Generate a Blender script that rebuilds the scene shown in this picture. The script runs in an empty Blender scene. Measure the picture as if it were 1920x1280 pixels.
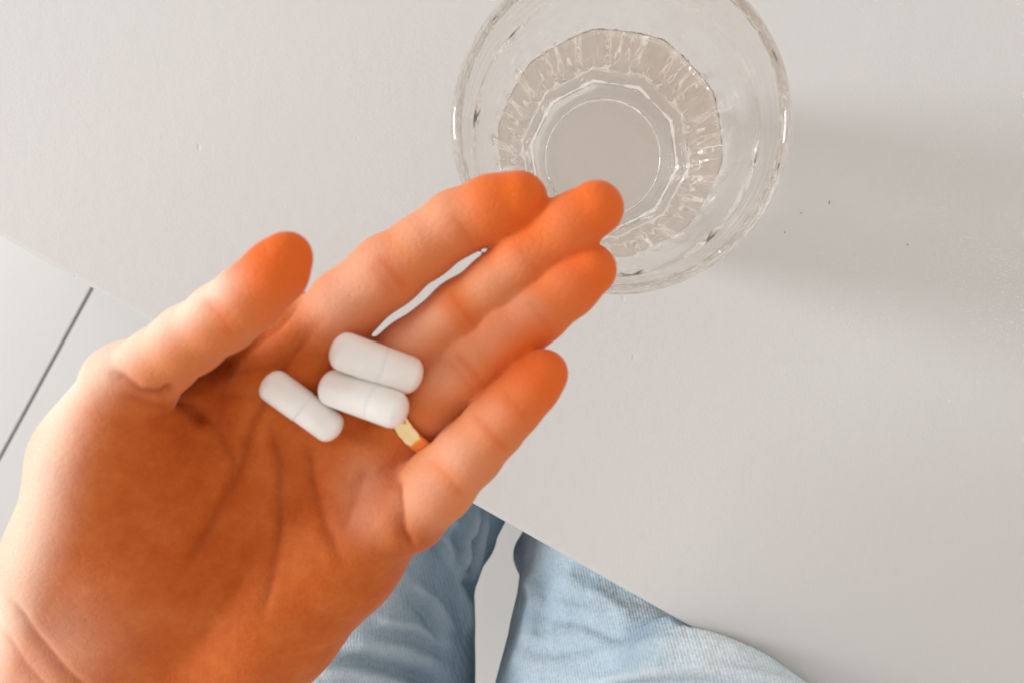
import bpy, bmesh, math, random
import numpy as np
from mathutils import Vector, Matrix
from mathutils.bvhtree import BVHTree

random.seed(4); np.random.seed(4)
S = bpy.context.scene
COL = S.collection

# ------------------------------------------------------------------ camera
FPX = 1500.0                                   # focal length in pixels of the 1920 px wide frame
CAM_H = 0.288                                  # metres above the table top
n = np.array([81.0, 170.0, -FPX]); n /= np.linalg.norm(n)      # straight down, seen in the camera
Zc = -n
Xc = np.array([1.0, 0, 0]) - Zc[0] * Zc; Xc /= np.linalg.norm(Xc)
Yc = np.cross(Zc, Xc)
R = np.array([Xc, Yc, Zc])                     # camera -> world
C = np.array([0.0, 0.0, CAM_H])
cd = bpy.data.cameras.new('camera'); cam = bpy.data.objects.new('camera', cd); COL.objects.link(cam)
m4 = Matrix.Identity(4)
for i in range(3):
    for j in range(3): m4[i][j] = R[i, j]
    m4[i][3] = C[i]
cam.matrix_world = m4
cd.sensor_width = 36.0; cd.lens = 36.0 * FPX / 1920.0
cd.clip_start = 0.01; cd.clip_end = 30
cd.dof.use_dof = True; cd.dof.focus_distance = 0.262; cd.dof.aperture_fstop = 16.0
S.camera = cam

# ------------------------------------------------------------------ light
w = bpy.data.worlds.new('World'); S.world = w; w.use_nodes = True
bg = w.node_tree.nodes['Background']
bg.inputs[0].default_value = (1.0, 0.932, 0.87, 1); bg.inputs[1].default_value = 0.83
def area(name, loc, target, sx, sy, power, col):
    l = bpy.data.lights.new(name, 'AREA'); l.shape = 'RECTANGLE'; l.size = sx; l.size_y = sy
    l.energy = power; l.color = col
    o = bpy.data.objects.new(name, l); COL.objects.link(o); o.location = loc
    o.rotation_euler = (Vector(target) - Vector(loc)).to_track_quat('-Z', 'Y').to_euler()
    return o
window = area('window_light', (-1.95, 0.37, 0.60), (0, 0, 0.06), 0.42, 0.70, 38.0, (0.92, 0.965, 1.0))
S.view_settings.view_transform = 'Standard'; S.view_settings.look = 'None'
S.view_settings.exposure = 0.0; S.view_settings.gamma = 1.0
S.view_settings.use_curve_mapping = False
S.render.engine = 'CYCLES'
cy = S.cycles
cy.use_denoising = True
cy.max_bounces = 40; cy.transmission_bounces = 40; cy.glossy_bounces = 24; cy.diffuse_bounces = 4
cy.caustics_refractive = True; cy.caustics_reflective = True; cy.blur_glossy = 0.0
cy.sample_clamp_indirect = 16.0

# ------------------------------------------------------------------ helpers
def W(px, py, z):
    """point of the place at height z that the photograph shows at pixel (px, py)"""
    d = R @ np.array([px - 960.0, 640.0 - py, -FPX])
    return C + d * ((z - CAM_H) / d[2])
def to_px(p):
    q = (p - C) @ R                                # world -> camera
    return np.stack([960 + FPX * q[:, 0] / -q[:, 2], 640 - FPX * q[:, 1] / -q[:, 2]], 1)

def tag(o, label=None, cat=None, group=None, kind=None):
    if label: o['label'] = label
    if cat: o['category'] = cat
    if group: o['group'] = group
    if kind: o['kind'] = kind
    return o
def mesh_obj(name, verts, faces, mat, parent=None, smooth=True):
    me = bpy.data.meshes.new(name)
    me.from_pydata([tuple(v) for v in verts], [], [tuple(f) for f in faces]); me.validate(); me.update()
    if mat: me.materials.append(mat)
    o = bpy.data.objects.new(name, me); COL.objects.link(o)
    if smooth: me.polygons.foreach_set('use_smooth', [True] * len(me.polygons))
    if parent: o.parent = parent
    return o
def empty(name, loc):
    o = bpy.data.objects.new(name, None); COL.objects.link(o); o.location = loc; o.empty_display_size = 0.02
    return o
def attr(o, name, vals):
    a = o.data.attributes.new(name, 'FLOAT', 'POINT'); a.data.foreach_set('value', np.asarray(vals, dtype=np.float32))

class NT:
    def __init__(s, name):
        s.m = bpy.data.materials.new(name); s.m.use_nodes = True; s.t = s.m.node_tree
        s.b = s.t.nodes['Principled BSDF']
    def n(s, typ, **kw):
        nd = s.t.nodes.new(typ)
        for k, v in kw.items():
            if k.startswith('i_'): nd.inputs[k[2:].replace('_', ' ')].default_value = v
            else: setattr(nd, k, v)
        return nd
    def l(s, a, ao, b, bi): s.t.links.new(a.outputs[ao], b.inputs[bi])
    def coord(s, kind='Object', scale=(1, 1, 1), rot=(0, 0, 0)):
        tc = s.n('ShaderNodeTexCoord'); mp = s.n('ShaderNodeMapping')
        mp.inputs['Scale'].default_value = scale; mp.inputs['Rotation'].default_value = rot
        s.l(tc, kind, mp, 'Vector'); return mp
    def noise(s, vec, scale, detail=3, rough=0.5):
        t = s.n('ShaderNodeTexNoise'); t.inputs['Scale'].default_value = scale
        t.inputs['Detail'].default_value = detail; t.inputs['Roughness'].default_value = rough
        s.l(vec, 'Vector', t, 'Vector'); return t
    def ramp(s, src, out, stops):
        r = s.n('ShaderNodeValToRGB'); e = r.color_ramp.elements
        while len(e) < len(stops): e.new(0.5)
        for el, (p, c) in zip(e, stops): el.position = p; el.color = c if len(c) == 4 else (*c, 1)
        s.l(src, out, r, 'Fac'); return r
    def mix(s, fac, a, b, blend='MIX'):
        x = s.n('ShaderNodeMix', data_type='RGBA', blend_type=blend)
        for sock, v in ((x.inputs[0], fac), (x.inputs[6], a), (x.inputs[7], b)):
            if isinstance(v, tuple) and hasattr(v[0], 'outputs'): s.t.links.new(v[0].outputs[v[1]], sock)
            elif isinstance(v, tuple): sock.default_value = (*v, 1) if len(v) == 3 else v
            else: sock.default_value = v
        return x
    def bump(s, src, out, strength, dist, prev=None):
        b = s.n('ShaderNodeBump'); b.inputs['Strength'].default_value = strength; b.inputs['Distance'].default_value = dist
        s.l(src, out, b, 'Height')
        if prev: s.l(prev, 'Normal', b, 'Normal')
        return b

# ------------------------------------------------------------------ materials
def mat_table():
    k = NT('white_laminate'); v = k.coord()
    big = k.noise(v, 6, 2)
    col = k.ramp(big, 'Fac', [(0.3, (0.625, 0.620, 0.612)), (0.7, (0.652, 0.647, 0.639))])
    k.l(col, 'Color', k.b, 'Base Color')
    k.b.inputs['Roughness'].default_value = 0.5
    k.b.inputs['Specular IOR Level'].default_value = 0.2
    fine = k.noise(v, 900, 3, 0.6)
    b1 = k.bump(fine, 'Fac', 0.12, 0.0006)
    mid = k.noise(v, 160, 2, 0.5)
    b2 = k.bump(mid, 'Fac', 0.10, 0.0012, b1)
    # sparse small dents in the paint
    v2 = k.coord(scale=(1, 0.55, 1), rot=(0, 0, 0.9))
    vo = k.n('ShaderNodeTexVoronoi'); vo.inputs['Scale'].default_value = 85; vo.inputs['Randomness'].default_value = 1
    k.l(v2, 'Vector', vo, 'Vector')
    dot = k.ramp(vo, 'Distance', [(0.0, (1, 1, 1)), (0.075, (0, 0, 0))])
    sep = k.n('ShaderNodeSeparateColor'); k.l(vo, 'Color', sep, 'Color')
    pick = k.ramp(sep, 'Red', [(0.72, (0, 0, 0)), (0.76, (1, 1, 1))])
    msk = k.noise(v, 14, 1); mm = k.ramp(msk, 'Fac', [(0.48, (0, 0, 0)), (0.60, (1, 1, 1))])
    a = k.mix(1.0, (dot, 'Color'), (pick, 'Color'), 'MULTIPLY'); a2 = k.mix(1.0, (a, 2), (mm, 'Color'), 'MULTIPLY')
    b3 = k.n('ShaderNodeBump'); b3.invert = True; b3.inputs['Strength'].default_value = 0.3; b3.inputs['Distance'].default_value = 0.0006
    k.l(a2, 2, b3, 'Height'); k.l(b2, 'Normal', b3, 'Normal')
    k.l(b3, 'Normal', k.b, 'Normal')
    return k.m
def mat_floor():
    k = NT('white_floor'); v = k.coord()
    nz = k.noise(v, 5, 3); col = k.ramp(nz, 'Fac', [(0.3, (0.55, 0.537, 0.522)), (0.7, (0.58, 0.567, 0.552))])
    k.l(col, 'Color', k.b, 'Base Color'); k.b.inputs['Roughness'].default_value = 0.45
    fine = k.noise(v, 300, 2); b = k.bump(fine, 'Fac', 0.08, 0.001); k.l(b, 'Normal', k.b, 'Normal')
    return k.m
def mat_flat(name, col, rough=0.6, metal=0.0):
    k = NT(name); v = k.coord(); nz = k.noise(v, 60, 2)
    r = k.ramp(nz, 'Fac', [(0.3, tuple(c * 0.85 for c in col)), (0.7, col)]); k.l(r, 'Color', k.b, 'Base Color')
    k.b.inputs['Roughness'].default_value = rough; k.b.inputs['Metallic'].default_value = metal
    return k.m
def mat_skin():
    k = NT('skin'); v = k.coord()
    blot = k.noise(v, 110, 6, 0.7); blot2 = k.noise(v, 28, 2, 0.5)
    palm = k.ramp(blot, 'Fac', [(0.30, (0.48, 0.085, 0.007)), (0.50, (0.535, 0.113, 0.013)), (0.70, (0.595, 0.15, 0.027))])
    pale_lit = k.ramp(blot2, 'Fac', [(0.3, (0.86, 0.55, 0.40)), (0.7, (0.90, 0.66, 0.53))])
    ap = k.n('ShaderNodeAttribute', attribute_name='pale_lit'); ac = k.n('ShaderNodeAttribute', attribute_name='crease')
    ar = k.n('ShaderNodeAttribute', attribute_name='red')
    af = k.n('ShaderNodeAttribute', attribute_name='finger')
    m0 = k.mix((af, 'Fac'), (palm, 'Color'), (0.70, 0.205, 0.062))
    m1 = k.mix((ap, 'Fac'), (m0, 2), (pale_lit, 'Color'))
    m2 = k.mix((ar, 'Fac'), (m1, 2), (0.76, 0.125, 0.008))
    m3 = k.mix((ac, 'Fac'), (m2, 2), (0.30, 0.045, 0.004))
    k.l(m3, 2, k.b, 'Base Color')
    k.b.inputs['Roughness'].default_value = 0.68
    k.b.inputs['Specular IOR Level'].default_value = 0.22
    k.b.inputs['Sheen Weight'].default_value = 0.12; k.b.inputs['Sheen Roughness'].default_value = 0.4
    k.b.inputs['Subsurface Weight'].default_value = 0.18
    k.b.inputs['Subsurface Radius'].default_value = (1.0, 0.28, 0.12)
    k.b.inputs['Subsurface Scale'].default_value = 0.003
    f1 = k.noise(v, 900, 3, 0.6); b1 = k.bump(f1, 'Fac', 0.16, 0.0008)
    f2 = k.noise(v, 240, 3, 0.6); b2 = k.bump(f2, 'Fac', 0.22, 0.0012, b1)
    vl = k.coord(scale=(1, 1.7, 1.3), rot=(0, 0, 0.6)); vo = k.n('ShaderNodeTexVoronoi', feature='DISTANCE_TO_EDGE'); vo.inputs['Scale'].default_value = 420
    k.l(vl, 'Vector', vo, 'Vector'); ln = k.ramp(vo, 'Distance', [(0.0, (0, 0, 0)), (0.12, (1, 1, 1))]); b2 = k.bump(ln, 'Color', 0.22, 0.0004, b2)
    k.l(b2, 'Normal', k.b, 'Normal')
    return k.m
def mat_denim():
    k = NT('light_denim'); v = k.coord()
    wash = k.noise(v, 22, 4, 0.6); fleck = k.noise(v, 700, 2, 0.6)
    c1 = k.ramp(wash, 'Fac', [(0.30, (0.62, 0.73, 0.80)), (0.5, (0.78, 0.85, 0.885)), (0.70, (0.88, 0.92, 0.93))])
    vt = k.coord(rot=(0, 0, math.radians(-14)))
    wv = k.n('ShaderNodeTexWave', wave_type='BANDS', bands_direction='X'); wv.inputs['Scale'].default_value = 250
    wv.inputs['Distortion'].default_value = 3.0; wv.inputs['Detail'].default_value = 2; wv.inputs['Detail Scale'].default_value = 6
    k.l(vt, 'Vector', wv, 'Vector')
    tw = k.ramp(wv, 'Fac', [(0.1, (0.80, 0.86, 0.90)), (0.7, (1.0, 1.0, 1.0))])
    fl = k.ramp(fleck, 'Fac', [(0.35, (0.72, 0.80, 0.86)), (0.6, (1, 1, 1))])
    m1 = k.mix(0.95, (c1, 'Color'), (tw, 'Color'), 'MULTIPLY'); m2 = k.mix(0.75, (m1, 2), (fl, 'Color'), 'MULTIPLY')
    adk = k.n('ShaderNodeAttribute', attribute_name='indigo_shade'); m3 = k.mix((adk, 'Fac'), (m2, 2), (0.14, 0.22, 0.30))
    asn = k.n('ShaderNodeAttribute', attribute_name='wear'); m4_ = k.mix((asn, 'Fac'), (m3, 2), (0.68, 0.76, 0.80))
    k.l(m4_, 2, k.b, 'Base Color'); k.b.inputs['Roughness'].default_value = 0.9
    k.b.inputs['Specular IOR Level'].default_value = 0.15
    b1 = k.bump(wv, 'Fac', 0.3, 0.0006); b2 = k.bump(fleck, 'Fac', 0.25, 0.0006, b1)
    cr = k.noise(v, 45, 3, 0.55); b3 = k.bump(cr, 'Fac', 0.5, 0.010, b2)
    k.l(b3, 'Normal', k.b, 'Normal')
    return k.m
def mat_glass(name, ior, col, rough=0.0, ripple=0.0):
    k = NT(name); b = k.b
    b.inputs['Base Color'].default_value = (*col, 1); b.inputs['Transmission Weight'].default_value = 1.0
    b.inputs['Roughness'].default_value = rough; b.inputs['IOR'].default_value = ior
    if ripple:
        v = k.coord(); nz = k.noise(v, 90, 2); bp = k.bump(nz, 'Fac', ripple, 0.002); k.l(bp, 'Normal', b, 'Normal')
    return k.m
def mat_capsule():
    k = NT('white_gelatin'); v = k.coord(); nz = k.noise(v, 250, 3)
    c = k.ramp(nz, 'Fac', [(0.3, (0.86, 0.84, 0.81)), (0.7, (0.90, 0.885, 0.86))]); k.l(c, 'Color', k.b, 'Base Color')
    k.b.inputs['Roughness'].default_value = 0.32
    k.b.inputs['Subsurface Weight'].default_value = 0.25; k.b.inputs['Subsurface Scale'].default_value = 0.0015
    k.b.inputs['Subsurface Radius'].default_value = (1, 0.8, 0.6)
    return k.m
def mat_gold():
    k = NT('polished_gold'); v = k.coord(); nz = k.noise(v, 500, 2)
    c = k.ramp(nz, 'Fac', [(0.3, (0.92, 0.68, 0.34)), (0.7, (0.97, 0.76, 0.44))]); k.l(c, 'Color', k.b, 'Base Color')
    k.b.inputs['Metallic'].default_value = 1.0; k.b.inputs['Roughness'].default_value = 0.16
    bp = k.bump(nz, 'Fac', 0.05, 0.0004); k.l(bp, 'Normal', k.b, 'Normal')
    return k.m

M_TABLE, M_FLOOR, M_SKIN, M_DENIM = mat_table(), mat_floor(), mat_skin(), mat_denim()
M_GLASS = mat_glass('clear_glass', 1.5, (1, 0.988, 0.972)); M_WATER = mat_glass('still_water', 1.33, (1, 0.993, 0.982), 0, 0.03)
M_CAPS, M_GOLD = mat_capsule(), mat_gold()
M_GAP = mat_flat('floor_underlay', (0.12, 0.115, 0.11), 0.9)
M_NAIL = mat_flat('fingernail', (0.80, 0.48, 0.38), 0.3)
M_CRUMB = mat_flat('dark_crumb', (0.22, 0.16, 0.12), 0.8)

# ------------------------------------------------------------------ table
E0, E1 = W(885, 945, 0), W(1250, 1151, 0)
ALONG = (E1 - E0); ALONG /= np.linalg.norm(ALONG)          # along the near edge, to the right
INTO = np.array([-ALONG[1], ALONG[0], 0.0])                # from the edge over the table
EDGE_O = E0
T_THICK = 0.022
def build_table():
    bm = bmesh.new()
    a, b, dpt = -0.75, 0.85, 0.85
    pts = [EDGE_O + ALONG * a, EDGE_O + ALONG * b, EDGE_O + ALONG * b + INTO * dpt, EDGE_O + ALONG * a + INTO * dpt]
    lo = [bm.verts.new((p[0], p[1], -T_THICK)) for p in pts]; hi = [bm.verts.new((p[0], p[1], 0)) for p in pts]
    bm.faces.new(hi); bm.faces.new(lo[::-1])
    for i in range(4):
        j = (i + 1) % 4; bm.faces.new((lo[i], lo[j], hi[j], hi[i]))
    bmesh.ops.bevel(bm, geom=bm.edges[:], offset=0.0022, segments=4, affect='EDGES', profile=0.5)
    me = bpy.data.meshes.new('table'); bm.to_mesh(me); bm.free(); me.materials.append(M_TABLE)
    o = bpy.data.objects.new('table', me); COL.objects.link(o)
    return tag(o, 'plain white table top with a straight near edge, under the glass', 'table')
build_table()

# ------------------------------------------------------------------ floor of wide white boards
FLOOR_Z = -0.42
def build_floor():
    cz = FLOOR_Z - 0.012
    q = [(-4, -4, cz), (4, -4, cz), (4, 4, cz), (-4, 4, cz)]
    fl = mesh_obj('floor', q, [(0, 1, 2, 3)], M_GAP, smooth=False); tag(fl, kind='structure')
    s0, s1 = W(170, 545, FLOOR_Z), W(0, 857, FLOOR_Z)
    d = s1 - s0; d /= np.linalg.norm(d); p = np.array([-d[1], d[0], 0.0])   # p to the right of the joint
    if p[0] < 0: p = -p
    gap, bw, bl = 0.0024, 0.60, 2.4
    bm = bmesh.new()
    x0, x1, y0, y1 = gap / 2, bw - gap / 2, -bl / 2, bl / 2
    bmesh.ops.create_cube(bm, size=1.0)
    for v in bm.verts:
        v.co = Vector(((x0 + x1) / 2 + v.co.x * (x1 - x0), v.co.y * (bl - gap), -0.005 + v.co.z * 0.010))
    bmesh.ops.bevel(bm, geom=bm.edges[:], offset=0.0007, segments=2, affect='EDGES')
    me = bpy.data.meshes.new('floor_board'); bm.to_mesh(me); bm.free(); me.materials.append(M_FLOOR)
    ang = math.atan2(p[1], p[0])
    for i in range(-2, 3):
        b = bpy.data.objects.new('floor_board', me); COL.objects.link(b); b.parent = fl
        o = s0 + p * (i * bw) - d * (0.37 * (i % 2))
        b.location = (o[0], o[1], FLOOR_Z); b.rotation_euler = (0, 0, ang)
build_floor()

# ------------------------------------------------------------------ implicit surfaces
def smin(a, b, k):
    h = np.clip(0.5 + 0.5 * (b - a) / k, 0, 1)
    return b + (a - b) * h - k * h * (1 - h)
class Field:
    def __init__(s, lo, hi, h):
        s.h = h; s.lo = np.array(lo); n_ = np.ceil((np.array(hi) - s.lo) / h).astype(int) + 1
        s.n = n_; s.ax = [s.lo[i] + h * np.arange(n_[i]) for i in range(3)]
    def new(s): return np.full(tuple(s.n), 0.05, dtype=np.float32)
    def cone(s, vol, a, b, ra, rb, k, pad=0.014):
        lo = np.minimum(a - ra, b - rb) - pad; hi = np.maximum(a + ra, b + rb) + pad
        i0 = np.clip(np.floor((lo - s.lo) / s.h).astype(int), 0, s.n); i1 = np.clip(np.ceil((hi - s.lo) / s.h).astype(int) + 1, 0, s.n)
        if np.any(i1 <= i0): return
        X, Y, Z = [s.ax[i][i0[i]:i1[i]].astype(np.float32) for i in range(3)]
        X = X[:, None, None] - a[0]; Y = Y[None, :, None] - a[1]; Z = Z[None, None, :] - a[2]
        ab = b - a; L2 = float(ab @ ab) + 1e-12
        t = np.clip((X * ab[0] + Y * ab[1] + Z * ab[2]) / L2, 0, 1)
        d = np.sqrt((X - t * ab[0]) ** 2 + (Y - t * ab[1]) ** 2 + (Z - t * ab[2]) ** 2) - (ra + (rb - ra) * t)
        sl = tuple(slice(i0[i], i1[i]) for i in range(3))
        vol[sl] = smin(vol[sl], d, k) if k > 0 else np.minimum(vol[sl], d)
    def chain(s, vol, nodes, k):
        for (a, ra), (b, rb) in zip(nodes[:-1], nodes[1:]): s.cone(vol, a, b, ra, rb, k)
def surface_nets(vol, lo, h):
    s = vol < 0; nx, ny, nz = vol.shape
    c = [s[i:nx - 1 + i, j:ny - 1 + j, k:nz - 1 + k] for i in (0, 1) for j in (0, 1) for k in (0, 1)]
    cnt = sum(x.astype(np.int8) for x in c); act = (cnt > 0) & (cnt < 8)
    idx = np.full(act.shape, -1, dtype=np.int64); cells = np.argwhere(act); idx[act] = np.arange(len(cells))
    acc = np.zeros((len(cells), 3)); num = np.zeros(len(cells))
    corners = [np.array((i, j, k)) for i in (0, 1) for j in (0, 1) for k in (0, 1)]
    val = [vol[tuple((cells + q).T)] for q in corners]
    for a in range(8):
        for b in range(a + 1, 8):
            if np.abs(corners[a] - corners[b]).sum() != 1: continue
            va, vb = val[a], val[b]; mk = (va < 0) != (vb < 0)
            t = np.zeros(len(cells)); t[mk] = va[mk] / (va[mk] - vb[mk])
            acc += mk[:, None] * (corners[a] + t[:, None] * (corners[b] - corners[a])); num += mk
    verts = lo + h * (cells + acc / num[:, None])
    quads = []
    for axis in range(3):
        u, v = [(1, 2), (2, 0), (0, 1)][axis]
        sl0 = [slice(None)] * 3; sl1 = [slice(None)] * 3
        sl0[axis] = slice(0, -1); sl1[axis] = slice(1, None)
        e0 = s[tuple(sl0)]; e1 = s[tuple(sl1)]
        for inside_first in (True, False):
            g = np.argwhere((e0 & ~e1) if inside_first else (~e0 & e1))
            ok = (g[:, u] > 0) & (g[:, v] > 0)
            for q in range(3): ok &= g[:, q] < act.shape[q]
            g = g[ok]
            def at(du, dv):
                z = g.copy(); z[:, u] -= du; z[:, v] -= dv; return idx[tuple(z.T)]
            f = np.stack([at(0, 0), at(1, 0), at(1, 1), at(0, 1)], 1)
            quads.append(f if inside_first else f[:, ::-1])
    f = np.concatenate(quads); f = f[(f >= 0).all(1)]
    return verts, f
def relax(verts, faces, it, lam=0.5):
    e = np.concatenate([faces[:, [0, 1]], faces[:, [1, 2]], faces[:, [2, 3]], faces[:, [3, 0]]])
    deg = np.bincount(e.ravel(), minlength=len(verts))[:, None]
    for _ in range(it):
        for l_ in (lam, -lam * 1.03):
            s_ = np.zeros_like(verts)
            for q in range(3):
                s_[:, q] = np.bincount(e[:, 0], verts[e[:, 1], q], len(verts)) + np.bincount(e[:, 1], verts[e[:, 0], q], len(verts))
            verts = verts + l_ * (s_ / np.maximum(deg, 1) - verts)
    return verts
def vnormals(verts, faces):
    a = verts[faces[:, 2]] - verts[faces[:, 0]]; b = verts[faces[:, 3]] - verts[faces[:, 1]]
    fn = np.cross(a, b); nn = np.zeros_like(verts)
    for c_ in range(4):
        for q in range(3): nn[:, q] += np.bincount(faces[:, c_], fn[:, q], len(verts))
    return nn / (np.linalg.norm(nn, axis=1)[:, None] + 1e-20)
def seg_dist(p, poly):
    """2D distance of points p to a polyline and the running parameter 0..1"""
    best = np.full(len(p), 1e9); par = np.zeros(len(p)); poly = np.array(poly, float); m = len(poly) - 1
    for i in range(m):
        a, b = poly[i], poly[i + 1]; ab = b - a
        t = np.clip(((p - a) @ ab) / (ab @ ab + 1e-9), 0, 1)
        d = np.linalg.norm(p - a - t[:, None] * ab, axis=1)
        k = d < best; best[k] = d[k]; par[k] = (i + t[k]) / m
    return best, par

# ------------------------------------------------------------------ person: hand and jeans
def P(px, py, z, rpx):
    """node: centre and radius (radius given as it shows at that depth)"""
    return (W(px, py, z), rpx * (CAM_H - z) / FPX)
FINGERS = {
 'index':  [P(500, 760, .098, 78), P(585, 655, .100, 76), P(646, 575, .102, 68), P(726, 509, .1035, 67), P(795, 462, .1045, 60), P(855, 419, .105, 60), P(923, 392, .106, 61), P(972, 376, .107, 55)],
 'middle': [P(600, 790, .096, 72), P(690, 720, .097, 68), P(769, 653, .099, 55), P(864, 581, .102, 56.5), P(931, 532, .104, 55.5), P(984, 482, .106, 55), P(1065, 425, .108, 56), P(1117, 391, .109, 52)],
 'ring':   [P(650, 860, .096, 74), P(745, 800, .098, 70), P(812, 752, .100, 67), P(890, 692, .104, 62), P(955, 634, .106, 58), P(1010, 588, .107, 54), P(1065, 540, .108, 54), P(1106, 506, .108, 50)],
 'little': [P(660, 1000, .098, 80), P(768, 962, .103, 72), P(822, 908, .108, 70), P(880, 848, .111, 63), P(925, 800, .112, 58), P(962, 762, .113, 54), P(997, 724, .113, 51), P(1019, 700, .113, 47)],
}
THUMB = [P(215, 840, .104, 130), P(243, 724, .113, 84), P(303, 677, .118, 63), P(356, 637, .122, 63), P(418, 596, .126, 62), P(470, 557, .129, 60), P(519, 508, .131, 55), P(541, 478, .132, 44)]
PALM = [
 [P(600, 650, .096, 80), P(420, 900, .088, 105), P(215, 1230, .092, 125)],
 [P(640, 730, .092, 80), P(480, 950, .084, 105), P(270, 1270, .090, 120)],
 [P(680, 820, .092, 82), P(540, 1010, .086, 105), P(330, 1300, .090, 120)],
 [P(742, 935, .096, 88), P(640, 1040, .095, 105), P(520, 1160, .096, 120), P(430, 1270, .095, 120)],
 [P(275, 765, .104, 92), P(205, 890, .104, 128), P(160, 1040, .101, 132), P(140, 1160, .096, 128)],
 [P(300, 800, .088, 80), P(420, 740, .088, 75), P(560, 640, .094, 70)], [P(250, 715, .104, 60), P(335, 650, .101, 48), P(420, 595, .097, 40), P(515, 590, .094, 40)],
 [P(300, 900, .098, 120), P(290, 1050, .098, 135), P(260, 1180, .094, 130)],
]
FOREARM = [P(210, 1230, .092, 150), P(130, 1390, .088, 175), P(0, 1600, .080, 190), P(-200, 1950, .065, 200)]
FOREARM2 = [P(360, 1290, .090, 140), P(290, 1440, .085, 160), P(180, 1640, .077, 180), P(0, 1980, .060, 200)]
FOREARM0 = [P(110, 1200, .094, 105), P(30, 1340, .090, 130), P(-120, 1560, .083, 160), P(-330, 1900, .07, 180)]

person = empty('person', tuple(W(600, 1280, -0.10)))
tag(person, 'seated person in light blue jeans holding out an open palm of capsules', 'person')

def build_hand():
    allp = [q for ch in list(FINGERS.values()) + PALM + [THUMB, FOREARM, FOREARM2, FOREARM0] for q in ch]
    lo = np.min([c - r for c, r in allp], 0) - 0.006; hi = np.max([c + r for c, r in allp], 0) + 0.006
    F = Field(lo, hi, 0.0007)
    palm = F.new()
    for ch in PALM: F.chain(palm, ch, 0.009)
    for ch in (FOREARM, FOREARM2, FOREARM0): F.chain(palm, ch, 0.008)
    total = palm.copy()
    for nm, ch in FINGERS.items():
        v = F.new(); F.chain(v, ch, 0.0022)
        near = v < 0.03
        total[near] = smin(total[near], smin(v[near], palm[near], 0.005), 0.0008)
    v = F.new(); F.chain(v, THUMB, 0.0035)
    near = v < 0.03
    gx, gy, gz = np.nonzero(near)
    dist = np.sqrt((F.ax[0][gx] - THUMB[0][0][0]) ** 2 + (F.ax[1][gy] - THUMB[0][0][1]) ** 2 + (F.ax[2][gz] - THUMB[0][0][2]) ** 2)
    kk = np.clip(0.008 - (dist - 0.016) * 0.75, 0.0007, 0.008)      # free of the palm beyond its base
    total[near] = np.minimum(total[near], smin(v[near], palm[near], kk))
    verts, faces = surface_nets(total, F.lo, F.h)
    verts = relax(verts, faces, 3)
    nrm = vnormals(verts, faces)
    px = to_px(verts); up = np.clip((nrm @ R[:, 2]) * 2.0, 0, 1)       # palm side only
    crease = np.zeros(len(verts)); disp = np.zeros(len(verts))
    # (polyline, half width px, depth mm, colour)
    CR = [
     ([(705, 478), (730, 505), (765, 548)], 10, .55, .45), ([(690, 492), (716, 520), (742, 560)], 8, .35, .3),
     ([(845, 395), (865, 425), (893, 470)], 8, .4, .35),
     ([(838, 545), (862, 575), (898, 622)], 9, .55, .45), ([(825, 556), (850, 588), (880, 632)], 7, .3, .25),
     ([(962, 452), (985, 480), (1015, 520)], 8, .4, .35),
     ([(850, 660), (885, 695), (922, 740)], 9, .55, .45), ([(838, 672), (868, 708), (905, 750)], 7, .3, .25),
     ([(985, 560), (1008, 588), (1040, 625)], 8, .4, .35),
     ([(885, 775), (918, 808), (955, 850)], 8, .45, .4), ([(800, 860), (835, 890), (872, 935)], 9, .45, .35),
     ([(945, 735), (966, 758), (990, 790)], 7, .35, .3),
     ([(378, 560), (410, 590), (440, 640)], 9, .5, .4), ([(390, 552), (424, 580), (455, 628)], 7, .3, .25),
     ([(205, 690), (260, 735), (335, 750)], 12, .7, .55), ([(225, 740), (290, 762), (345, 768)], 9, .4, .35),
     # palm lines
     ([(600, 600), (520, 700), (470, 800), (440, 900), (390, 1000), (330, 1090)], 13, .9, .45),
     ([(345, 765), (400, 800), (440, 870), (420, 960)], 10, .5, .35),
     ([(505, 790), (522, 870), (520, 980), (505, 1080), (490, 1160)], 12, .8, .5),
     ([(575, 820), (580, 900), (605, 980), (640, 1060)], 12, .7, .45),
     ([(740, 880), (742, 930), (755, 1000), (775, 1030)], 11, 1.0, .6),
     ([(690, 870), (665, 930), (640, 1000)], 10, .4, .2),
     ([(650, 640), (690, 690), (735, 780)], 9, .4, .3),
     ([(430, 700), (500, 690), (580, 640)], 10, .4, .25), ([(400, 740), (470, 745), (540, 720)], 9, .3, .2),
     ([(15, 1120), (60, 1190), (120, 1260), (200, 1330)], 11, .8, .4), ([(0, 1180), (45, 1250), (100, 1310)], 10, .6, .3),
    ]
    joint = np.zeros(len(verts))
    CR += [([(300, 738), (340, 748), (390, 712), (440, 672)], 14, 3.0, 1.0), ([(330, 745), (365, 765), (385, 800)], 10, 1.6, .7), ([(345, 748), (430, 676), (520, 610), (562, 560)], 9, .8, .5)]  # fold at the thumb base, its shade also put into the colour
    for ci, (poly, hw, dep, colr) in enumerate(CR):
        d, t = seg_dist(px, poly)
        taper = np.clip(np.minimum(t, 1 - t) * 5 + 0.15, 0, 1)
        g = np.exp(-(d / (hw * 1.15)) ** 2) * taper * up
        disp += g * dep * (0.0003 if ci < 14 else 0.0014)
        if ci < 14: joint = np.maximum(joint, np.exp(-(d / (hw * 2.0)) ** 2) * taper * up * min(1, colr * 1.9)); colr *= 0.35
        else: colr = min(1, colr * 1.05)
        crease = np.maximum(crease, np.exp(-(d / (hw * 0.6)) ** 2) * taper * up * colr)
    verts = verts - nrm * disp[:, None]
    # redder finger tips, paler back; light along the thumb side painted pale
    red = np.zeros(len(verts))
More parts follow.
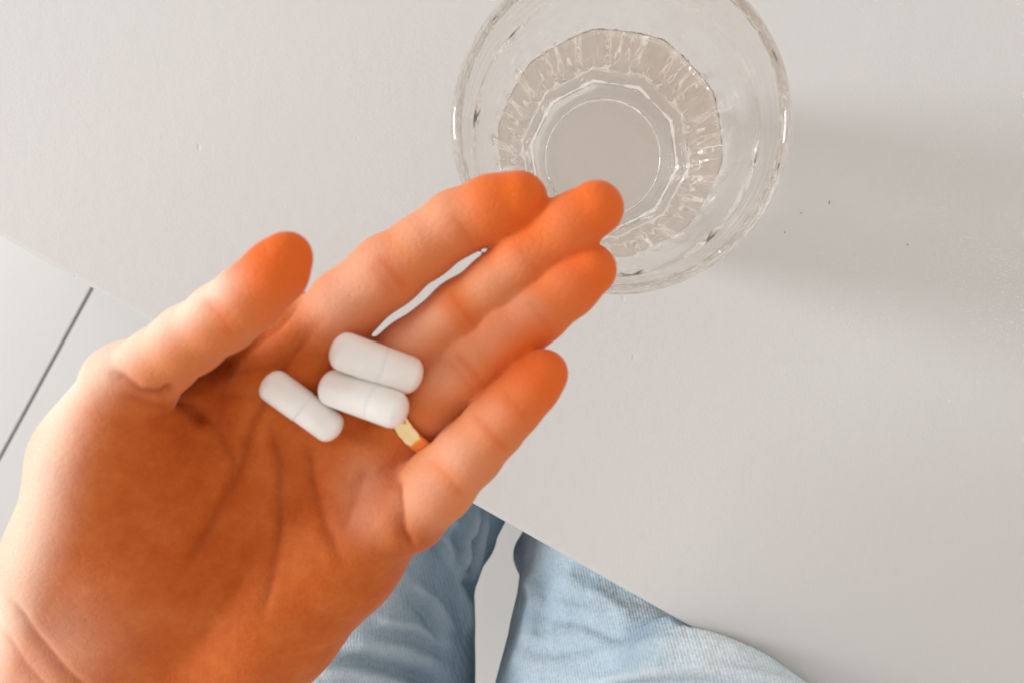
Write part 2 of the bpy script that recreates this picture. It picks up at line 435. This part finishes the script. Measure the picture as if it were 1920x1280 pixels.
    for ch in list(FINGERS.values()) + [THUMB]:
        c, r = ch[-1]; dd = np.linalg.norm(verts - c, axis=1); red = np.maximum(red, np.clip(1 - (dd - 0.006) / 0.012, 0, 1))
    pale_lit = np.clip(-nrm[:, 2] * 1.2, 0, 1)
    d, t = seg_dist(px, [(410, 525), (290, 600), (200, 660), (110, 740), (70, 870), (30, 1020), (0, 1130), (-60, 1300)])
    pale_lit = np.maximum(pale_lit, 0.95 * np.exp(-(d / (45 + 30 * t)) ** 2))
    finger = np.zeros(len(verts))
    for ch in list(FINGERS.values()) + [THUMB]:
        for (a, ra), (b, rb) in zip(ch[2:-1], ch[3:]):
            ab = b - a; tt = np.clip(((verts - a) @ ab) / (ab @ ab), 0, 1); dd = np.linalg.norm(verts - a - tt[:, None] * ab, axis=1) - (ra + (rb - ra) * tt)
            finger = np.maximum(finger, np.clip(1 - dd / 0.004, 0, 1))
    e_ = np.concatenate([faces[:, [0, 1]], faces[:, [1, 2]], faces[:, [2, 3]], faces[:, [3, 0]]]); dg = np.maximum(np.bincount(e_.ravel(), minlength=len(verts)), 1)
    for _ in range(14): finger = (np.bincount(e_[:, 0], finger[e_[:, 1]], len(verts)) + np.bincount(e_[:, 1], finger[e_[:, 0]], len(verts))) / dg
    # paler finger pads, with the light on their lit sides painted in
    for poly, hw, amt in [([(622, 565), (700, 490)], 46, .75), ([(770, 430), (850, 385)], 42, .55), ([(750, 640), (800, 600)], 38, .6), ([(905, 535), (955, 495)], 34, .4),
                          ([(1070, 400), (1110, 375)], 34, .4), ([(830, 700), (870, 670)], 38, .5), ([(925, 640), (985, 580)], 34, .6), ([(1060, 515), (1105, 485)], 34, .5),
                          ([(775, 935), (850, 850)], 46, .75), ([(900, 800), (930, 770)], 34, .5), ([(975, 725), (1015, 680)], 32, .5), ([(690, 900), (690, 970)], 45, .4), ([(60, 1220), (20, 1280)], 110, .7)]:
        d, t = seg_dist(px, poly); pale_lit = np.maximum(pale_lit, 0.5 * amt * np.exp(-(d / (hw * 1.15)) ** 2) * np.clip(up + .3, 0, 1))
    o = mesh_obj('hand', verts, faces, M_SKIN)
    attr(o, 'crease', crease); attr(o, 'finger', finger); attr(o, 'pale_lit', pale_lit); attr(o, 'red', np.maximum(red * 0.9, joint * 0.5))
    o.parent = person; o.matrix_parent_inverse = Matrix.Translation(-person.location)
    # nails on the far side of each finger
    for nm, ch in list(FINGERS.items()) + [('thumb', THUMB)]:
        (c, r), (c0, r0) = ch[-1], ch[-2]
        d = Vector(c - c0).normalized()
        back = Vector((0, 0, -1)) if nm != 'thumb' else Vector((-0.62, 0.45, -0.45))
        back = (back - d * back.dot(d)).normalized(); sd = d.cross(back)
        bm = bmesh.new(); rows = []
        for i in range(7):
            u = i / 6; row = []
            for j in range(9):
                a = (j / 8 - 0.5) * 1.75; wdt = 0.93 if u < 0.75 else 0.93 - (u - 0.75) * 0.9
                rr = (r0 * (1 - u) + r * u) * 1.015 + 0.0002
                p_ = Vector(c0) + d * (-0.002 + u * (Vector(c - c0).length + r * 0.75)) + (back * math.cos(a * wdt) + sd * math.sin(a * wdt)) * rr * (1.0 if u < 0.6 else 1 - (u - 0.6) * 0.35)
                row.append(bm.verts.new(p_))
            rows.append(row)
        for i in range(6):
            for j in range(8): bm.faces.new((rows[i][j], rows[i][j + 1], rows[i + 1][j + 1], rows[i + 1][j]))
        bmesh.ops.solidify(bm, geom=bm.faces[:], thickness=0.0005)
        bmesh.ops.recalc_face_normals(bm, faces=bm.faces[:])
        me = bpy.data.meshes.new('fingernail'); bm.to_mesh(me); bm.free(); me.materials.append(M_NAIL)
        me.polygons.foreach_set('use_smooth', [True] * len(me.polygons))
        no = bpy.data.objects.new('fingernail', me); COL.objects.link(no); no.parent = o
    return verts, faces
HV, HF = build_hand()
HAND_BVH = BVHTree.FromPolygons([tuple(v) for v in HV], [tuple(int(i) for i in f) for f in HF])

def build_jeans():
    L = [P(430, 1640, -.05, 330), P(560, 1420, -.065, 310), P(628, 1230, -.085, 268), P(680, 1060, -.10, 198), P(775, 880, -.115, 185), P(860, 660, -.13, 190)]
    Rr = [P(1420, 1760, -.03, 420), P(1265, 1480, -.05, 350), P(1185, 1305, -.075, 258), P(1155, 1160, -.097, 170), P(1145, 1000, -.115, 150), P(1200, 800, -.13, 160)]
    Hh = [P(480, 1640, -.05, 330), P(950, 1760, -.05, 340), P(1400, 1700, -.05, 360)]
    Tp = [P(1580, 1500, .014, 165), P(1480, 1398, .010, 94), P(1375, 1305, .006, 74), P(1270, 1242, -.001, 60), P(1180, 1230, -.045, 70), P(1120, 1180, -.065, 60)]
    SL = [P(878, 1010, -.12, 52), P(880, 960, -.25, 45)]; SR = [P(1012, 1040, -.125, 52), P(1035, 990, -.25, 45)]
    allp = L + Rr + Hh + Tp + SL + SR
    lo = np.min([c - r for c, r in allp], 0) - 0.01; hi = np.max([c + r for c, r in allp], 0) + 0.01
    F = Field(lo, hi, 0.0016); vl = F.new(); vr = F.new()
    F.chain(vl, L, 0.02); F.chain(vl, SL, 0.006); F.chain(vr, Rr, 0.02); F.chain(vr, Tp, 0.02); F.chain(vr, SR, 0.006); vh = F.new(); F.chain(vh, Hh, 0.02)
    tot = np.minimum(smin(vl, vh, 0.03), smin(vr, vh, 0.03))
    verts, faces = surface_nets(tot, F.lo, F.h); verts = relax(verts, faces, 3)
    nrm = vnormals(verts, faces); px = to_px(verts)
    disp = np.zeros(len(verts)); wear = np.zeros(len(verts)); ind_shade = np.zeros(len(verts))
    up = np.clip(nrm[:, 2] * 2 + 0.6, 0, 1)
    # folds: polyline, half width px, height mm (+ ridge, - furrow), ridge wear, furrow darkening
    FO = [
     ([(1080, 1290), (1200, 1262), (1320, 1252), (1440, 1275), (1540, 1310)], 14, 2.2, .55, 0),
     ([(1060, 1312), (1200, 1288), (1330, 1280), (1460, 1305)], 14, -2.0, 0, .25),
     ([(1110, 1232), (1230, 1208), (1340, 1212), (1430, 1240)], 20, 1.4, .25, 0),
     ([(985, 1070), (1005, 1120), (990, 1190), (960, 1260)], 13, 2.0, .2, 0),
     ([(1012, 1060), (1020, 1130), (1010, 1200)], 12, -1.4, 0, .2),
     ([(560, 1262), (660, 1262), (740, 1282), (800, 1310)], 15, 3.0, .6, 0),
     ([(590, 1242), (690, 1240), (790, 1268), (850, 1300)], 13, -3.0, 0, .6),
     ([(640, 1205), (740, 1215), (840, 1250)], 20, 1.6, .3, 0),
     ([(830, 1020), (860, 1080), (874, 1140), (880, 1200)], 12, 2.0, .35, 0),
     ([(900, 950), (885, 1010), (868, 1072)], 6, 2.0, .6, 0), ([(908, 955), (896, 1015), (882, 1075)], 7, -1.8, 0, .5),
     ([(830, 980), (870, 1020), (905, 1010)], 12, -2.0, 0, .45), ([(800, 1000), (845, 1050), (872, 1120)], 12, -2.0, 0, .45),
     ([(770, 1090), (820, 1130), (850, 1190)], 12, 1.5, .3, 0), ([(755, 1105), (800, 1150), (835, 1215)], 12, -1.8, 0, .5),
     ([(700, 1160), (780, 1175), (860, 1215)], 12, 1.3, .35, 0), ([(690, 1182), (770, 1197), (850, 1238)], 11, -1.5, 0, .45),
     ([(915, 965), (905, 1020), (888, 1090)], 6, 1.2, .45, 0), ([(1040, 1080), (1110, 1110), (1190, 1160)], 18, 1.4, .2, 0),
     ([(1020, 1150), (1090, 1165), (1180, 1200)], 14, -1.4, 0, .22), ([(960, 1215), (1040, 1220), (1130, 1205)], 14, -1.2, 0, .2),
     ([(860, 960), (840, 1010), (850, 1060)], 9, 1.6, .3, 0), ([(868, 1085), (884, 1100), (880, 1125)], 8, -1.8, 0, .7),
    ]
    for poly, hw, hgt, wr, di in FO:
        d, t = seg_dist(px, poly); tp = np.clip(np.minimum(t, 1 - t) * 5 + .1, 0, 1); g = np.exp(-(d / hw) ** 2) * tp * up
        disp += g * hgt * 0.0016; wear = np.maximum(wear, g * wr * 0.45); ind_shade = np.maximum(ind_shade, g * di * 0.55)
    # shade of the left leg and both inner sides, painted as darker denim
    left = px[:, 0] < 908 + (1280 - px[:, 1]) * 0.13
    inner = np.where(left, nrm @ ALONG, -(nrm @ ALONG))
    ind_shade = np.maximum(ind_shade, np.where(left, .80, .7) * np.clip((inner + np.where(left, .45, -.25)) * 1.1, 0, 1))
    verts = verts + nrm * disp[:, None]
    # cloth gives way where it presses on the table edge
    into = (verts - EDGE_O) @ INTO; z = verts[:, 2]
    inside = (into > -0.0015) & (z < 0.0015) & (z > -T_THICK - 0.002)
    bot = inside & (z < -T_THICK * 0.5) & (into > 0.02); side = inside & ~bot
    verts[bot, 2] = -T_THICK - 0.002
    verts[side] -= INTO[None, :] * (into[side] + 0.0015)[:, None]
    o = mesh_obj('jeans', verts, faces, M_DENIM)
    attr(o, 'wear', wear); attr(o, 'indigo_shade', ind_shade)
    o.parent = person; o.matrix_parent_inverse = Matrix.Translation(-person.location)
    o['label'] = 'light blue washed denim jeans over both thighs'
build_jeans()

# ------------------------------------------------------------------ gold ring on the ring finger
def build_ring():
    c = W(787, 783, .0995); ax = Vector(FINGERS['ring'][3][0] - FINGERS['ring'][1][0]).normalized()
    r_in = 0.00885; wd, th, nseg = 0.0046, 0.0012, 72
    prof = [(-.5, 0), (-.5, .55), (-.38, .9), (-.15, 1), (.15, 1), (.38, .9), (.5, .55), (.5, 0), (.2, -.12), (-.2, -.12)]
    e1 = ax.orthogonal().normalized(); e2 = ax.cross(e1); vs, fs = [], []
    for i in range(nseg):
        a = 2 * math.pi * i / nseg; rd = e1 * math.cos(a) + e2 * math.sin(a)
        flat = 0.75 if (i % 6) == 0 else 1.0
        for (u, v) in prof: vs.append(Vector(c) + ax * (u * wd) + rd * (r_in + v * th * flat))
    m_ = len(prof)
    for i in range(nseg):
        for j in range(m_):
            fs.append((i * m_ + j, i * m_ + (j + 1) % m_, ((i + 1) % nseg) * m_ + (j + 1) % m_, ((i + 1) % nseg) * m_ + j))
    o = mesh_obj('finger_ring', vs, fs, M_GOLD)
    bm = bmesh.new(); bm.from_mesh(o.data); bmesh.ops.recalc_face_normals(bm, faces=bm.faces[:]); bm.to_mesh(o.data); bm.free()
    tag(o, 'gold band worn at the base of the ring finger', 'ring')
build_ring()

# ------------------------------------------------------------------ capsules
def surf_z(px, py, default=.11):
    o_ = Vector(C); d_ = (Vector(W(px, py, 0)) - o_).normalized()
    h = HAND_BVH.ray_cast(o_, d_); return h[0].z if h[0] else default
def revolve(name, prof, mat, parent, seg=48):
    """prof: (x along the axis, radius); closed at both ends on the axis"""
    vs, fs = [], []; m_ = len(prof)
    for x, r in prof:
        if r < 1e-7: vs.append((x, 0, 0)); continue
        for i in range(seg):
            a = 2 * math.pi * i / seg; vs.append((x, r * math.cos(a), r * math.sin(a)))
    st = []; k_ = 0
    for x, r in prof: st.append((k_, r < 1e-7)); k_ += 1 if r < 1e-7 else seg
    for (a0, pa), (b0, pb) in zip(st[:-1], st[1:]):
        for i in range(seg):
            j = (i + 1) % seg
            if pa and not pb: fs.append((a0, b0 + j, b0 + i))
            elif pb and not pa: fs.append((a0 + i, a0 + j, b0))
            elif not pa: fs.append((a0 + i, a0 + j, b0 + j, b0 + i))
    o = mesh_obj(name, vs, fs, mat, parent)
    bm = bmesh.new(); bm.from_mesh(o.data); bmesh.ops.recalc_face_normals(bm, faces=bm.faces[:]); bm.to_mesh(o.data); bm.free()
    return o
def dome(x0, r, sgn, n_=10, squash=1.0, upto=1.0):
    return [(x0 + sgn * r * squash * math.sin(a), r * math.cos(a) if a < math.pi / 2 - 1e-6 else 0.0) for a in [math.pi / 2 * i / n_ for i in range(n_ + 1)]]
def build_capsule(p0, p1, L, rad, seam, label, step=0.98):
    """p0, p1 ends of the axis; seam = fraction along the axis where the cap's rim lies"""
    p0, p1 = Vector(p0), Vector(p1); mid = (p0 + p1) / 2; x = (p1 - p0).normalized()
    e = empty('capsule', mid); tag(e, label, 'capsule', 'white capsules lying in the palm')
    y = Vector((0, 0, 1)).cross(x).normalized(); z = x.cross(y)
    e.rotation_euler = Matrix((x, y, z)).transposed().to_euler()
    h = L / 2; rb = rad * step; sx = -h + seam * L
    # body: full length shell from inside the cap to the far end
    body = [(sx - 0.0012, 0.0), (sx - 0.0012, rb * 0.96), (sx, rb)] + [(h - rb * 0.75, rb)] + dome(h - rb * 0.72, rb * .985, 1, squash=0.72)
    cap = dome(-h + rad * 0.72, rad * .985, -1, squash=0.72)[::-1] + [(-h + rad * .75, rad)] + [(sx - 0.0004, rad), (sx - 0.0001, rad * 0.992), (sx, rad * step * 1.001), (sx, 0.0)]
    revolve('capsule_body', body, M_CAPS, e); revolve('capsule_cap', cap, M_CAPS, e)
def cap_at(cx, cy, ang, lpx, wpx, lift0, lift1, seam, step, label):
    a = math.radians(ang); dx, dy = math.cos(a) * lpx * .36, math.sin(a) * lpx * .36
    z0, z1 = surf_z(cx - dx, cy - dy) , surf_z(cx + dx, cy + dy)
    zc = max((z0 + z1) / 2, 0); print('capsule z', z0, z1)
    sc = (CAM_H - zc - 0.004) / FPX; rad = wpx * sc / 2; L = lpx * sc
    q0 = W(cx - dx, cy - dy, z0 + rad * 0.92 + lift0); q1 = W(cx + dx, cy + dy, z1 + rad * 0.92 + lift1)
    build_capsule(q0, q1, L, rad, seam, label, step)
cap_at(706, 681, 20, 184, 75, .0015, .0, .55, .994, 'white capsule nearest the fingers, uppermost of the touching pair')
cap_at(682, 747, 20, 184, 73, .0, .0025, .62, .994, 'white capsule next to the gold ring, lower of the touching pair')
cap_at(566, 761, 36, 180, 66, .0, .0, .52, .972, 'white capsule lying alone nearest the thumb, with a visible cap seam')

# ------------------------------------------------------------------ drinking glass and water
GC = W(1163, 233, .088); GX, GY = GC[0], GC[1]; GH = 0.088
NFAC, TWIST = 10, 0.16
def poly_r(r, th, amt):
    """rounded polygon of NFAC flat facets, circumradius r"""
    a = ((th + TWIST) % (2 * math.pi / NFAC)) - math.pi / NFAC
    flat = math.cos(math.pi / NFAC) / math.cos(a)
    return r * (1 - amt + amt * flat)
SEG = NFAC * 32
def sweep(rows, outer_rows=0):
    """rows: (z, r, facet amount) from the start to the end of the outline, first and last on the axis"""
    vs, fs, st = [], [], []
    for k_, (z, r, am) in enumerate(rows):
        outer = k_ < outer_rows
        st.append((len(vs), r < 1e-7))
        if r < 1e-7: vs.append((GX, GY, z)); continue
        for i in range(SEG):
            th = 2 * math.pi * i / SEG; q = poly_r(r, th, am)
            if outer and am > 0: q -= (.00010 + .00036 * max(0., min(1., (z - .020) / .008))) * max(0., min(1., (.054 - z) / .006)) * math.cos((th + TWIST) * NFAC * 3)
            vs.append((GX + q * math.cos(th), GY + q * math.sin(th), z))
    for (a0, pa), (b0, pb) in zip(st[:-1], st[1:]):
        for i in range(SEG):
            j = (i + 1) % SEG
            if pa and not pb: fs.append((a0, b0 + i, b0 + j))
            elif pb and not pa: fs.append((a0 + i, b0, a0 + j))
            elif not pa and not pb: fs.append((a0 + i, a0 + j, b0 + j, b0 + i))
    return vs, fs
def lerp_tab(tab, z):
    return float(np.interp(z, [t[0] for t in tab], [t[1] for t in tab]))
INNER = [(.0085, .0222), (.0095, .0236), (.012, .0243), (.020, .0258), (.035, .0292), (.050, .0328), (.060, .0352), (.072, .0376), (.0845, .0388)]
def inner_r(z): return lerp_tab(INNER, z)
def inner_f(z): return float(np.interp(z, [.008, .02, .049, .060], [.9, .8, .5, 0]))
def build_glass():
    rows = [(.0026, 0, 0), (.0026, .012, 0), (.0025, .0180, 0), (.0022, .0188, 0), (.0004, .0194, 0), (.0, .0200, .0), (.0, .0236, .5), (.0004, .0246, .8), (.0016, .0256, 1), (.0030, .0262, 1)]
    OUT = [(.003, .0262), (.012, .0280), (.025, .0306), (.040, .0340), (.052, .0370), (.058, .0384), (.064, .0394), (.074, .0406), (.0845, .0416)]
    for z in np.linspace(.006, .0845, 34):
        rows.append((z, lerp_tab(OUT, z), float(np.interp(z, [.05, .062], [1, 0]))))
    n_out = len(rows)
    for a in np.linspace(0, math.pi, 21)[1:-1]:
        rows.append((.0845 + .0028 * math.sin(a), .0402 + .0014 * math.cos(a), 0))
    for k_, z in enumerate(np.linspace(.0845, .0095, 60)):
        rip = .00003 * math.sin(z * 2600) + .00003 * math.sin(z * 1500 + 1)
        rows.append((z, inner_r(z) + (rip if z > .05 else 0), inner_f(z)))
    rows += [(.0085, .0222, .8), (.0080, .0205, .5), (.0078, .0180, .1), (.0078, .012, 0), (.0078, 0, 0)]
    vs, fs = sweep(rows, n_out); o = mesh_obj('drinking_glass', vs, fs, M_GLASS)
    bm = bmesh.new(); bm.from_mesh(o.data); bmesh.ops.recalc_face_normals(bm, faces=bm.faces[:]); bm.to_mesh(o.data); bm.free()
    try: o.data.set_sharp_from_angle(angle=math.radians(30))
    except Exception: pass
    o.location.z = 0.0004
    tag(o, 'clear faceted drinking glass half full of water, behind the fingertips', 'glass')
    WL = .049; e_ = .00012
    rows = [(.0078 - e_, 0, 0), (.0078 - e_, .012, 0), (.0078 - e_, .0180 + e_, .1), (.0080 - e_, .0205 + e_, .5), (.0085 - e_, .0222 + e_, .8)]
    for z in np.linspace(.0095, WL, 26): rows.append((z, inner_r(z) + e_, inner_f(z)))
    ri = inner_r(WL); f_ = inner_f(WL)
    rows += [(WL + .0008, ri + e_ + .0002, f_), (WL + .0005, ri - .0004, f_), (WL + .0001, ri - .0011, f_), (WL - .0002, ri - .002, f_ * .8), (WL - .0003, ri - .004, .3), (WL - .0003, .012, 0), (WL - .0003, 0, 0)]
    vs, fs = sweep(rows); o = mesh_obj('water', vs, fs, M_WATER)
    bm = bmesh.new(); bm.from_mesh(o.data); bmesh.ops.recalc_face_normals(bm, faces=bm.faces[:]); bm.to_mesh(o.data); bm.free()
    o.location.z = 0.0004
    tag(o, 'clear still water filling the lower half of the glass', 'water')
build_glass()

# ------------------------------------------------------------------ crumbs and fibres on the table
for (x, y, ln, ang, lab) in [(1555, 380, 9, 80, 'tiny dark fibre on the table, rightmost of the group beside the glass'),
                             (1502, 400, 8, 30, 'tiny dark fibre on the table, middle of the group beside the glass'),
                             (1471, 436, 6, 60, 'tiny dark speck on the table, closest to the rim of the glass'),
                             (1702, 459, 6, 20, 'tiny dark speck on the table inside the shadow of the glass')]:
    c = W(x, y, .0003); a = math.radians(-ang); s_ = ln * CAM_H / FPX / 2.6; bm = bmesh.new()
    bmesh.ops.create_icosphere(bm, subdivisions=2, radius=1)
    for v in bm.verts: v.co = Vector((v.co.x * s_, v.co.y * .00012 + .25 * s_ * v.co.x ** 2, v.co.z * .00015))
    me = bpy.data.meshes.new('crumb'); bm.to_mesh(me); bm.free(); me.materials.append(M_CRUMB)
    o = bpy.data.objects.new('crumb', me); COL.objects.link(o); o.location = c; o.rotation_euler = (0, 0, a)
    tag(o, lab, 'crumb', 'dark specks on the table')
